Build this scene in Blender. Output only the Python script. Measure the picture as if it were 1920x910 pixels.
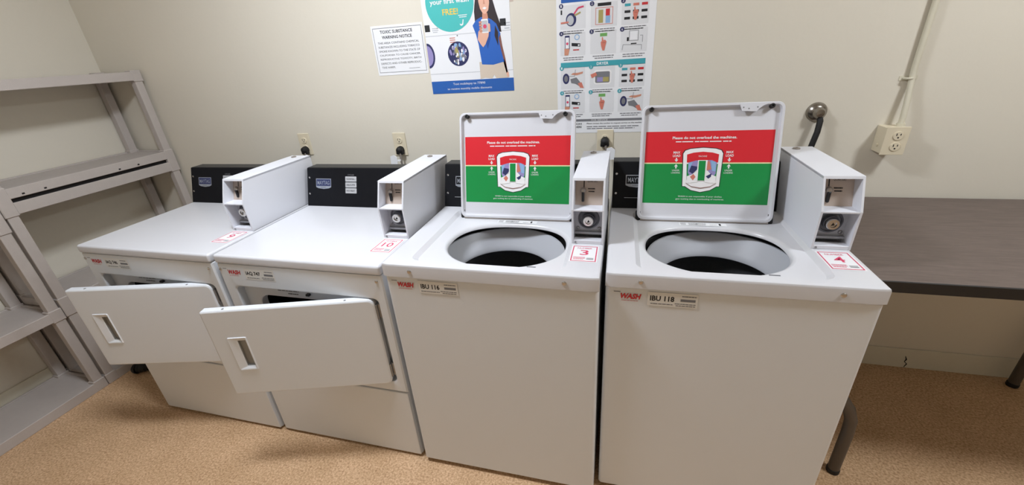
import bpy, bmesh, math, random
from mathutils import Vector, Matrix
random.seed(7)
SC = bpy.context.scene
for o in list(bpy.data.objects):
    bpy.data.objects.remove(o)
COL = SC.collection

# ------------------------------------------------------------------ camera
cam_d = bpy.data.cameras.new('camera'); cam = bpy.data.objects.new('camera', cam_d); COL.objects.link(cam)
yaw, pitch, roll = -0.2747, -0.4374, -0.0707
f = Vector((math.sin(yaw)*math.cos(pitch), math.cos(yaw)*math.cos(pitch), math.sin(pitch)))
r = Vector((math.cos(yaw), -math.sin(yaw), 0)); u = r.cross(f)
r2 = r*math.cos(roll)+u*math.sin(roll); u2 = -r*math.sin(roll)+u*math.cos(roll)
M = Matrix((r2, u2, -f)).transposed().to_4x4(); M.translation = Vector((0.7015, -1.8029, 1.4787))
cam.matrix_world = M
cam_d.sensor_width = 36; cam_d.lens = 769.73/1920*36; cam_d.clip_start = 0.02
SC.camera = cam
# ------------------------------------------------------------------ world, exposure
w = bpy.data.worlds.new('world'); SC.world = w; w.use_nodes = True
w.node_tree.nodes['Background'].inputs[0].default_value = (.8, .85, 1, 1)
w.node_tree.nodes['Background'].inputs[1].default_value = 0.05
vs = SC.view_settings
vs.view_transform = 'Standard'; vs.look = 'None'; vs.gamma = 1; vs.use_curve_mapping = False
vs.exposure = 0.2
LAMP = 104          # strength of the two ceiling fixtures

# ------------------------------------------------------------------ materials
def lin(c):
    return tuple(((x/255)/12.92 if x/255 <= .04045 else ((x/255+.055)/1.055)**2.4) for x in c)
MATS = {}
def mat(name, rgb, rough=.5, metal=0, spec=.5, bump=0, bscale=200, var=0, vscale=8, coat=0, emit=0):
    m = bpy.data.materials.new(name); m.use_nodes = True; MATS[name] = m
    n = m.node_tree.nodes; l = m.node_tree.links; b = n['Principled BSDF']
    c = lin(rgb)
    b.inputs['Base Color'].default_value = (*c, 1); b.inputs['Roughness'].default_value = rough
    b.inputs['Metallic'].default_value = metal; b.inputs['Specular IOR Level'].default_value = spec
    b.inputs['Coat Weight'].default_value = coat
    if emit:
        b.inputs['Emission Color'].default_value = (*c, 1); b.inputs['Emission Strength'].default_value = emit
    if var or bump:
        tc = n.new('ShaderNodeTexCoord')
    if var:
        t = n.new('ShaderNodeTexNoise'); t.inputs['Scale'].default_value = vscale; t.inputs['Detail'].default_value = 5
        l.new(tc.outputs['Object'], t.inputs['Vector'])
        x = n.new('ShaderNodeMix'); x.data_type = 'RGBA'
        x.inputs[6].default_value = (*[k*(1-var) for k in c], 1); x.inputs[7].default_value = (*[min(1, k*(1+var)) for k in c], 1)
        l.new(t.outputs['Fac'], x.inputs[0]); l.new(x.outputs[2], b.inputs['Base Color'])
    if bump:
        t2 = n.new('ShaderNodeTexNoise'); t2.inputs['Scale'].default_value = bscale; t2.inputs['Detail'].default_value = 3
        l.new(tc.outputs['Object'], t2.inputs['Vector'])
        bp = n.new('ShaderNodeBump'); bp.inputs['Strength'].default_value = bump; bp.inputs['Distance'].default_value = .002
        l.new(t2.outputs['Fac'], bp.inputs['Height']); l.new(bp.outputs['Normal'], b.inputs['Normal'])
    return m
mat('wall_paint', (221, 214, 199), .55, bump=.25, bscale=60, var=.025, vscale=3)
mat('ceiling_paint', (226, 224, 216), .8)
mat('baseboard_vinyl', (216, 210, 192), .5, var=.08, vscale=6)
mat('enamel', (214, 214, 218), .28, spec=.5, bump=.03, bscale=500)
mat('enamel_front', (225, 228, 232), .34, spec=.45, bump=.04, bscale=500)
mat('lid_plastic', (212, 212, 217), .38)
mat('coin_paint', (222, 223, 229), .42, bump=.05, bscale=700)
mat('collar_grey', (104, 106, 112), .45, metal=.3)
mat('pull_grey', (158, 156, 152), .5)
mat('ring_plastic', (186, 188, 194), .4)
mat('grey_plastic', (196, 198, 203), .45)
mat('steel', (150, 150, 152), .35, metal=.7)
mat('chrome', (205, 203, 200), .18, metal=1)
mat('old_chrome', (150, 144, 136), .25, metal=1)
mat('dull_metal', (168, 160, 152), .45, metal=.7, var=.1, vscale=60)
mat('zinc', (178, 180, 186), .5, metal=.12, var=.12, vscale=50)
mat('tan_plate', (196, 180, 168), .5, metal=.2, var=.05, vscale=40)
mat('black_plastic', (20, 21, 25), .42)
mat('console_black', (13, 14, 19), .5, spec=.2)
mat('console_top_lit', (54, 54, 53), .5, spec=.3)  # top of the black console, reflected light painted in as grey
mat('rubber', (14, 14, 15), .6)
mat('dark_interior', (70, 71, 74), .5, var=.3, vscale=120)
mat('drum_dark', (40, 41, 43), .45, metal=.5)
mat('badge_blue', (38, 48, 92), .3)
mat('badge_silver', (170, 176, 186), .3, metal=.6)
mat('button_grey', (178, 178, 180), .5)
mat('ink_black', (26, 26, 30), .6)
mat('ink_grey', (120, 120, 124), .6)
mat('ink_lightgrey', (186, 188, 192), .6)
mat('ink_red', (196, 46, 50), .6)
mat('ink_pink', (214, 70, 104), .6)
mat('paper', (236, 236, 238), .55)
mat('paper_warm', (228, 226, 222), .55)
mat('paper_panel', (222, 222, 224), .55)
mat('decal_red', (212, 36, 48), .35)
mat('decal_green', (12, 138, 66), .35)
mat('decal_cream', (233, 220, 170), .4)
mat('decal_white', (240, 238, 238), .4)
mat('ink_teal', (72, 186, 182), .5)
mat('ink_teal_deep', (62, 160, 172), .5)
mat('ink_blue', (34, 92, 170), .5)
mat('ink_shirt', (36, 96, 184), .5)
mat('ink_shirt_dark', (26, 72, 150), .5)
mat('ink_navy', (42, 46, 92), .5)
mat('ink_yellow', (238, 200, 80), .5)
mat('ink_skin', (228, 176, 152), .5)
mat('ink_skin_dark', (206, 142, 116), .5)
mat('ink_hair', (40, 26, 30), .5)
mat('ink_khaki', (212, 196, 178), .5)
mat('ink_brown', (132, 84, 74), .5)
mat('ink_orange', (208, 122, 104), .5)
mat('ink_lilac', (150, 140, 190), .5)
mat('ink_lightblue', (140, 176, 214), .5)
mat('ink_olive', (170, 158, 96), .5)
mat('ink_leaf', (112, 168, 92), .5)
mat('outlet_ivory', (222, 210, 184), .45)
mat('conduit_paint', (214, 208, 188), .5)
mat('shelf_resin', (188, 179, 173), .6, bump=.25, bscale=350, var=.05, vscale=30)
mat('table_edge', (26, 24, 24), .45)
mat('leg_metal', (98, 92, 86), .4, metal=.6)
mat('slot_dark', (22, 18, 18), .8)
mat('cord_grey', (120, 112, 104), .6)
mat('lamp_housing', (235, 235, 235), .5)
mat('lamp_diffuser', (238, 245, 255), .6, emit=LAMP)
mat('lamp_diffuser_dim', (238, 244, 250), .6, emit=LAMP*.72)  # weaker emission over the table, keeps the right-hand wall darker

def floor_mat():
    m = bpy.data.materials.new('floor_vinyl'); m.use_nodes = True; MATS['floor_vinyl'] = m
    n = m.node_tree.nodes; l = m.node_tree.links; b = n['Principled BSDF']
    tc = n.new('ShaderNodeTexCoord')
    a = n.new('ShaderNodeTexNoise'); a.inputs['Scale'].default_value = 130; a.inputs['Detail'].default_value = 6; a.inputs['Roughness'].default_value = .7
    c = n.new('ShaderNodeTexNoise'); c.inputs['Scale'].default_value = 7; c.inputs['Detail'].default_value = 4
    for t in (a, c): l.new(tc.outputs['Object'], t.inputs['Vector'])
    ra = n.new('ShaderNodeValToRGB'); e = ra.color_ramp.elements
    e[0].position = .34; e[0].color = (*lin((172, 130, 95)), 1); e[1].position = .66; e[1].color = (*lin((242, 212, 176)), 1)
    k = ra.color_ramp.elements.new(.5); k.color = (*lin((216, 178, 139)), 1)
    l.new(a.outputs['Fac'], ra.inputs[0])
    rc = n.new('ShaderNodeValToRGB'); e = rc.color_ramp.elements
    e[0].position = .3; e[0].color = (.86, .84, .80, 1); e[1].position = .7; e[1].color = (1, 1, 1, 1)
    l.new(c.outputs['Fac'], rc.inputs[0])
    x = n.new('ShaderNodeMix'); x.data_type = 'RGBA'; x.blend_type = 'MULTIPLY'; x.inputs[0].default_value = 1
    l.new(ra.outputs[0], x.inputs[6]); l.new(rc.outputs[0], x.inputs[7]); l.new(x.outputs[2], b.inputs['Base Color'])
    b.inputs['Roughness'].default_value = .42
    bp = n.new('ShaderNodeBump'); bp.inputs['Strength'].default_value = .1; bp.inputs['Distance'].default_value = .001
    l.new(a.outputs['Fac'], bp.inputs['Height']); l.new(bp.outputs['Normal'], b.inputs['Normal'])
floor_mat()
def wood_mat():
    m = bpy.data.materials.new('table_laminate'); m.use_nodes = True; MATS['table_laminate'] = m
    n = m.node_tree.nodes; l = m.node_tree.links; b = n['Principled BSDF']
    tc = n.new('ShaderNodeTexCoord'); mp = n.new('ShaderNodeMapping'); mp.inputs['Scale'].default_value = (6, 60, 40)
    l.new(tc.outputs['Object'], mp.inputs['Vector'])
    a = n.new('ShaderNodeTexNoise'); a.inputs['Scale'].default_value = 2.2; a.inputs['Detail'].default_value = 6; a.inputs['Roughness'].default_value = .65
    l.new(mp.outputs[0], a.inputs['Vector'])
    ra = n.new('ShaderNodeValToRGB'); e = ra.color_ramp.elements
    e[0].position = .3; e[0].color = (*lin((90, 77, 71)), 1); e[1].position = .72; e[1].color = (*lin((112, 98, 91)), 1)
    l.new(a.outputs['Fac'], ra.inputs[0]); l.new(ra.outputs[0], b.inputs['Base Color'])
    b.inputs['Roughness'].default_value = .45
wood_mat()

# ------------------------------------------------------------------ mesh builder
class MB:
    def __init__(s): s.v = []; s.f = []; s.m = []; s.mats = []
    def mi(s, name):
        if name not in s.mats: s.mats.append(name)
        return s.mats.index(name)
    def add(s, verts, faces, m):
        o = len(s.v); k = s.mi(m); s.v += [tuple(p) for p in verts]
        for fc in faces: s.f.append([o+i for i in fc]); s.m.append(k)
    def bm(s, b, m):
        b.verts.ensure_lookup_table(); b.verts.index_update()
        s.add([p.co[:] for p in b.verts], [[q.index for q in fc.verts] for fc in b.faces], m); b.free()
    def box(s, x0, x1, y0, y1, z0, z1, m, r=0, seg=2):
        b = bmesh.new(); bmesh.ops.create_cube(b, size=1)
        for p in b.verts: p.co = Vector(((x0+x1)/2+p.co.x*(x1-x0), (y0+y1)/2+p.co.y*(y1-y0), (z0+z1)/2+p.co.z*(z1-z0)))
        if r: bmesh.ops.bevel(b, geom=b.edges[:], offset=r, segments=seg, profile=.5, affect='EDGES')
        s.bm(b, m); return s
    def loops(s, L, m, cap0=False, cap1=False, flip=False):
        n = len(L[0]); V = [p for q in L for p in q]; F = []
        for i in range(len(L)-1):
            for j in range(n):
                k = (j+1) % n
                q = [i*n+j, i*n+k, (i+1)*n+k, (i+1)*n+j]
                F.append(q[::-1] if flip else q)
        if cap0: F.append(list(range(n))[::1 if flip else -1])
        if cap1: F.append([(len(L)-1)*n+j for j in range(n)][::-1 if flip else 1])
        s.add(V, F, m); return s
    def cyl(s, p0, p1, r0, m, r1=None, seg=20, cap=True):
        return s.tube([p0, p1], [r0, r0 if r1 is None else r1], m, seg, cap)
    def tube(s, pts, rad, m, seg=12, cap=True):
        pts = [Vector(p) for p in pts]
        if not isinstance(rad, (list, tuple)): rad = [rad]*len(pts)
        L = []; up = None
        for i, p in enumerate(pts):
            d = (pts[min(i+1, len(pts)-1)]-pts[max(i-1, 0)]).normalized()
            if up is None: up = Vector((0, 0, 1)) if abs(d.z) < .9 else Vector((1, 0, 0))
            a = d.cross(up).normalized(); b = a.cross(d).normalized(); up = b
            L.append([p+(a*math.cos(t)+b*math.sin(t))*rad[i] for t in [2*math.pi*k/seg for k in range(seg)]])
        return s.loops(L, m, cap, cap)
    def lathe(s, c, prof, m, seg=48, axis='z', cap1=False, cap0=False):
        L = []
        for rr, h in prof:
            q = []
            for k in range(seg):
                t = 2*math.pi*k/seg; a, b = rr*math.cos(t), rr*math.sin(t)
                q.append((c[0]+a, c[1]+b, c[2]+h) if axis == 'z' else (c[0]+a, c[1]+h, c[2]+b) if axis == 'y' else (c[0]+h, c[1]+a, c[2]+b))
            L.append(q)
        return s.loops(L, m, cap0, cap1)
    def poly(s, pts, m): s.add(pts, [list(range(len(pts)))], m); return s
    def prism(s, poly, a0, a1, m, axis='x'):
        # poly in the plane across axis; for axis x: (y,z); y: (x,z); z: (x,y)
        def P(p, a): return (a, p[0], p[1]) if axis == 'x' else (p[0], a, p[1]) if axis == 'y' else (p[0], p[1], a)
        n = len(poly); V = [P(p, a0) for p in poly]+[P(p, a1) for p in poly]
        F = [list(range(n))[::-1], list(range(n, 2*n))]+[[j, (j+1) % n, n+(j+1) % n, n+j] for j in range(n)]
        s.add(V, F, m); return s
    def build(s, name, parent=None, angle=35, label=None, recalc=True):
        me = bpy.data.meshes.new(name); me.from_pydata(s.v, [], s.f)
        for k in s.mats: me.materials.append(MATS[k])
        me.polygons.foreach_set('material_index', s.m)
        if recalc:
            b = bmesh.new(); b.from_mesh(me); bmesh.ops.recalc_face_normals(b, faces=b.faces[:]); b.to_mesh(me); b.free()
        if angle:
            me.polygons.foreach_set('use_smooth', [True]*len(me.polygons)); me.set_sharp_from_angle(angle=math.radians(angle))
        me.update()
        o = bpy.data.objects.new(name, me); COL.objects.link(o); o.parent = parent
        if angle: wn = o.modifiers.new('weighted', 'WEIGHTED_NORMAL'); wn.keep_sharp = True; wn.weight = 90
        if label: o['label'] = label
        return o
def rrect(x0, x1, z0, z1, rr, n=5, rl=None):
    rr = max(rr, 1e-5); P = []; ra = rr; rb = rr if rl is None else rl
    for cx, cz, a, rr in ((x1-ra, z0+ra, -90, ra), (x1-ra, z1-ra, 0, ra), (x0+rb, z1-rb, 90, rb), (x0+rb, z0+rb, 180, rb)):
        for k in range(n+1):
            t = math.radians(a+90*k/n); P.append((cx+rr*math.cos(t), cz+rr*math.sin(t)))
    return P
def tag(o, label, cat, group=None, kind=None):
    if label: o['label'] = label
    if cat: o['category'] = cat
    if group: o['group'] = group
    if kind: o['kind'] = kind
    return o
def empty(name, loc, rz=0):
    o = bpy.data.objects.new(name, None); COL.objects.link(o); o.location = loc; o.rotation_euler = (0, 0, rz); o.empty_display_size = .1
    return o
def struct(o): o['kind'] = 'structure'; return o

# flat print: shapes laid on a sheet; the frame maps (a, b, layer) to a point
class Print:
    def __init__(s, mapper): s.mb = MB(); s.map = mapper
    def poly(s, pts, m, lay=1): s.mb.poly([s.map(a, b, lay) for a, b in pts], m)
    def rect(s, a0, a1, b0, b1, m, lay=1): s.poly([(a0, b0), (a1, b0), (a1, b1), (a0, b1)], m, lay)
    def rr(s, a0, a1, b0, b1, rad, m, lay=1): s.poly(rrect(a0, a1, b0, b1, rad, 4), m, lay)
    def disc(s, a, b, ra, m, lay=1, rb=None, seg=28):
        rb = rb or ra; s.poly([(a+ra*math.cos(2*math.pi*k/seg), b+rb*math.sin(2*math.pi*k/seg)) for k in range(seg)], m, lay)
    def line(s, pts, wd, m, lay=1):
        for (a0, b0), (a1, b1) in zip(pts, pts[1:]):
            d = math.hypot(a1-a0, b1-b0) or 1; nx, ny = -(b1-b0)/d*wd/2, (a1-a0)/d*wd/2
            s.poly([(a0+nx, b0+ny), (a0-nx, b0-ny), (a1-nx, b1-ny), (a1+nx, b1+ny)], m, lay)
    def frame(s, a0, a1, b0, b1, wd, m, lay=1):
        s.rect(a0, a1, b0, b0+wd, m, lay); s.rect(a0, a1, b1-wd, b1, m, lay); s.rect(a0, a0+wd, b0+wd, b1-wd, m, lay); s.rect(a1-wd, a1, b0+wd, b1-wd, m, lay)
    def text(s, body, a0, b0, wd, ht, m, lay=2, shear=0, bold=0):
        cu = bpy.data.curves.new('t', 'FONT'); cu.body = body; cu.size = 1; cu.resolution_u = 2; cu.offset = bold
        ob = bpy.data.objects.new('t', cu); COL.objects.link(ob)
        bpy.context.view_layer.update()
        me = bpy.data.meshes.new_from_object(ob.evaluated_get(bpy.context.evaluated_depsgraph_get()))
        xs = [p.co.x for p in me.vertices]; ys = [p.co.y for p in me.vertices]
        if xs:
            x0, x1, y0, y1 = min(xs), max(xs), min(ys), max(ys); k = wd/(x1-x0); h = ht/(y1-y0)
            V = [s.map(a0+(p.co.x-x0)*k+(p.co.y-y0)*h*shear, b0+(p.co.y-y0)*h, lay) for p in me.vertices]
            s.mb.add(V, [list(q.vertices) for q in me.polygons], m)
        bpy.data.objects.remove(ob); bpy.data.curves.remove(cu); bpy.data.meshes.remove(me)
    def words(s, a0, a1, b0, b1, rows, m, lay=2, seed=1):
        # lines of print too fine to read: word-length strokes
        rnd = random.Random(seed); h = (b1-b0)/rows
        for i in range(rows):
            a = a0 + (rnd.random()*.12*(a1-a0) if i == rows-1 else 0); end = a1-(rnd.random()*.2*(a1-a0) if i == rows-1 else 0)
            while a < end:
                wd = min((.08+.14*rnd.random())*(a1-a0), end-a); s.rect(a, a+wd*.88, b1-(i+.72)*h, b1-(i+.28)*h, m, lay); a += wd
    def build(s, name, parent): return s.mb.build(name, parent, angle=0, recalc=False)

# ------------------------------------------------------------------ the room
WY, LX, RX, FY, CZ = 0.095, -2.205, 4.4, -3.3, 2.45
struct(MB().box(LX-.1, RX+.1, FY-.1, WY+.1, -.1, 0, 'floor_vinyl').build('floor', angle=0))
struct(MB().box(LX-.1, RX+.1, FY-.1, WY+.1, CZ, CZ+.1, 'ceiling_paint').build('ceiling', angle=0))
struct(MB().box(LX-.1, RX+.1, WY, WY+.1, 0, CZ, 'wall_paint').build('wall_back', angle=0))
struct(MB().box(LX-.1, LX, FY-.1, WY, 0, CZ, 'wall_paint').build('wall_left', angle=0))
struct(MB().box(RX, RX+.1, FY-.1, WY, 0, CZ, 'wall_paint').build('wall_right', angle=0))
struct(MB().box(LX, RX, FY-.1, FY, 0, CZ, 'wall_paint').build('wall_front', angle=0))
struct(MB().box(LX+.006, RX, WY-.006, WY, 0, .108, 'baseboard_vinyl', .002, 1).build('baseboard_back'))
MB().tube([(2.046, WY-.0066, .004), (2.052, WY-.0066, .024), (2.04, WY-.0066, .036), (2.044, WY-.0066, .05), (2.036, WY-.0066, .068)], [.0012, .0022, .0016, .003, .001], 'slot_dark', 5).build('crack', bpy.data.objects['baseboard_back'])
struct(MB().box(LX, LX+.006, FY, WY-.006, 0, .108, 'baseboard_vinyl', .002, 1).build('baseboard_left'))

# domed ceiling fixtures (above the frame)
def fixture(x, y, label, m='lamp_diffuser'):
    t = empty('ceiling_light', (x, y, CZ)); tag(t, label, 'light', 'domed ceiling lights')
    MB().lathe((0, 0, 0), [(.19, 0), (.19, -.018), (.175, -.024), (.165, -.024)], 'lamp_housing', 40, cap0=True).build('housing', t)
    MB().lathe((0, 0, 0), [(.165, -.022), (.16, -.045), (.14, -.064), (.1, -.078), (.05, -.085), (.001, -.087)], m, 40).build('diffuser', t)
fixture(-.3, -1.0, 'round domed ceiling light above the two dryers')
fixture(2.22, -1.0, 'round domed ceiling light above the folding table', 'lamp_diffuser_dim')

# ------------------------------------------------------------------ machine pieces
def stick_top(par, u0, v0, z, num, wd=.074, ht=.1):
    p = Print(lambda a, b, k: (u0+a, v0+b, z+.0004*k))
    p.rect(-.004, wd+.004, -.004, ht+.004, 'paper', 1)
    p.frame(0, wd, 0, ht, .003, 'ink_pink', 2)
    p.text('NUMBER', .014, ht-.019, wd-.03, .009, 'ink_pink', 2)
    p.text(num, wd/2-(.013 if len(num) == 1 else .02), ht*.40, .026 if len(num) == 1 else .04, .033, 'ink_pink', 2, bold=.008)
    p.words(.007, .042, .009, .028, 3, 'ink_pink', 2, 3)
    p.rect(.046, wd-.008, .012, .016, 'ink_grey', 2); p.rect(.046, wd-.008, .019, .022, 'ink_grey', 2)
    p.build('number_sticker', par)['label'] = 'pink bordered number sticker reading ' + num
def front_label(par, z, code, seed):
    p = Print(lambda a, b, k: (a, -.0003-.0003*k, z+b))
    p.words(.022, .042, .008, .012, 1, 'ink_black', 1, seed)
    p.text('WASH', .038, -.012, .056, .018, 'ink_red', 1, shear=.2, bold=.045)
    p.words(.042, .092, -.019, -.016, 1, 'ink_red', 1, seed)
    p.rect(.114, .244, -.028, .016, 'paper_warm', 1)
    p.text(code, .121, -.012, .063, .017, 'ink_black', 2, bold=.03)
    p.words(.12, .185, -.024, -.018, 1, 'ink_grey', 2, seed)
    p.words(.2, .24, .004, .011, 1, 'ink_grey', 2, seed+1); p.rect(.2, .238, -.009, -.001, 'ink_grey', 2)
    p.words(.186, .24, -.026, -.014, 2, 'ink_grey', 2, seed+2)
    p.build('front_label', par)['label'] = 'red and black machine label reading WASH ' + code
def screw(par, u_, v_, z, ax='y', rad=.006, m='chrome'):
    b = MB()
    if ax == 'y': b.lathe((u_, v_, z), [(rad, .001), (rad, -.001), (rad*.75, -.003), (rad*.3, -.0034)], m, 12, 'y', cap1=True)
    b.build('screw', par)
def console(par, W1, v0, z0, washer):
    h, lean, back = .161, .057, .625
    prof = [(v0, z0), (v0+lean, z0+h), (v0+lean+.004, z0+h+.002), (back, z0+h+.002), (back, z0)]
    b = MB(); b.prism(prof, .003, W1, 'console_black', 'x')
    b.add([(.004, v0+lean+.005, z0+h+.0026), (W1-.001, v0+lean+.005, z0+h+.0026), (W1-.001, back, z0+h+.0026), (.004, back, z0+h+.0026)], [[0, 1, 2, 3]], 'console_top_lit')
    c = b.build('console', par, angle=0, recalc=True)
    def mp(a, t, k):  # a along the machine, t up the slanted face
        q = t/h; return (a, v0+lean*q-.0006*k, z0+t)
    p = Print(mp)
    m1 = 'badge_silver'
    a0 = .05
    p.poly([(a0, .082), (a0+.012, .077), (a0+.04, .074), (a0+.068, .077), (a0+.08, .082), (a0+.08, .118), (a0, .118)], m1, 1)
    p.rect(a0+.003, a0+.077, .087, .115, 'badge_blue' if not washer else 'console_black', 2)
    p.text('MAYTAG', a0+.008, .092, .064, .017, 'badge_silver', 3, bold=.012)
    p.words(a0+.02, a0+.06, .079, .084, 1, 'ink_grey', 3, 2)
    p.build('badge', c)['label'] = 'silver and blue badge lettered MAYTAG'
    if washer:
        p = Print(mp); p.rect(.047, .12, .037, .0385, 'ink_lightgrey', 1); p.build('trim_line', c)
    else:
        for i, wds in enumerate(('NORMAL', 'DELICATE', 'NO HEAT')):
            p = Print(mp); t1 = .128-.0245*i
            p.rr(.205, .262, t1-.0215, t1, .002, 'button_grey', 1); p.text(wds, .212, t1-.014, .042, .007, 'ink_black', 2)
            p.build('cycle_label', c)
        p = Print(mp); p.text('CYCLES', .218, .1315, .032, .006, 'ink_grey', 1); p.build('heading_print', c)
        p = Print(mp); p.words(.36, .41, .108, .112, 1, 'ink_grey', 1, 6); p.build('start_print', c)
    for t in (.053, .122):
        x, y, z = mp(.016, t, 0); MB().lathe((x, y, z), [(.0045, .001), (.0045, -.002), (.002, -.003)], 'chrome', 10, 'y', cap1=True).build('screw', c)
    return c
def coin_box(par, u0, u1, z0, vf, back):
    t = .0055; mid = z0+.115; top = z0+.2035
    prof = [(vf+.004, z0), (vf, mid), (vf+.036, top), (back, top), (back, z0)]
    b = MB()
    b.prism(prof, u0, u0+t, 'coin_paint', 'x'); b.prism(prof, u1-t, u1, 'coin_paint', 'x')
    b.prism([(vf+.036, top), (vf+.037, top+.002), (back, top+.002), (back, top-t), (vf+.0345, top-t)], u0, u1, 'coin_paint', 'x')
    b.box(u0+t, u1-t, back-t, back, z0, top-t, 'coin_paint')
    b.box(u0+t, u1-t, vf+.0005, vf+.062, mid-.004, mid, 'coin_paint')          # shelf between the two bays
    b.box(u0+t, u1-t, vf+.004, vf+.03, z0, z0+.012, 'coin_paint', .001, 1)     # sill
    box = b.build('coin_box', par, angle=20, label='white slanted coin box with two recessed bays')
    # upper bay: tan coin plate with slot and slide
    s0, s1 = mid, top-t; v0 = vf+.048; v1 = v0+.03
    b = MB(); b.prism([(v0, s0), (v1, s1), (v1+.006, s1), (v0+.006, s0)], u0+t, u1-t, 'tan_plate', 'x'); b.build('coin_plate', box)
    mp = lambda a, q, k: (u0+a, v0+(v1-v0)*(q/(s1-s0))-.0006*k, s0+q)
    p = Print(mp); p.rect(.03, .033, .052, .082, 'ink_black', 1); p.text('QUARTERS', .042, .066, .03, .006, 'ink_black', 1); p.words(.044, .066, .036, .052, 2, 'ink_black', 1, 4); p.build('coin_slot', box)
    x, y, z = mp(.03, .03, 1)
    sl = MB().box(x-.004, x+.004, y-.012, y-.001, z-.02, z+.012, 'black_plastic', .002, 1).build('coin_slide', box)
    MB().lathe((x, y-.001, z+.016), [(.008, .001), (.008, -.006), (.005, -.009), (.001, -.009)], 'dull_metal', 14, 'y').build('coin_guide', box)
    # lower bay: lock in a dished metal plate
    vl = vf+.05
    MB().box(u0+t, u1-t, vl, vl+.006, z0+.012, mid-.004, 'zinc').box(u0+t, u1-t, vl-.012, vl, z0+.02, z0+.026, 'zinc').build('lock_plate', box)
    cu, cz = (u0+u1)/2, z0+.068
    MB().lathe((cu, vl, cz), [(.034, 0), (.033, -.004), (.028, -.006), (.027, -.002), (.02, -.001), (.02, -.014), (.018, -.016)], 'collar_grey', 28, 'y').build('lock_collar', box)
    lk = MB().lathe((cu, vl-.012, cz), [(.018, 0), (.017, -.012), (.015, -.014), (.009, -.014), (.008, -.01), (.001, -.01)], 'chrome', 24, 'y').prism([(cu-.004, cz-.005), (cu+.005, cz-.003), (cu+.001, cz+.005)], vl-.0225, vl-.021, 'ink_black', 'y').build('lock', box, label='chrome cylinder lock')
    for s in (-1, 1): MB().lathe((cu+s*.034, vl, z0+.036), [(.006, 0), (.005, -.003), (.001, -.004)], 'steel', 10, 'y').build('rivet', box)
    # top service lock
    MB().lathe((cu-.01, back-.035, top+.002), [(.011, 0), (.011, .004), (.008, .005), (.004, .005), (.004, .003), (.0005, .003)], 'dull_metal', 16, 'z').build('top_lock', box)
    screw(box, u0+.012, vf+.003, z0+.006, rad=.003, m='steel')
    return box
def feet(par, W, D):
    for x in (.06, W-.06):
        for y in (.07, D-.07): MB().lathe((x, y, 0), [(.022, 0), (.022, .01), (.012, .014), (.012, .03)], 'rubber', 14, 'z', cap0=True, cap1=True).build('foot', par)

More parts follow.
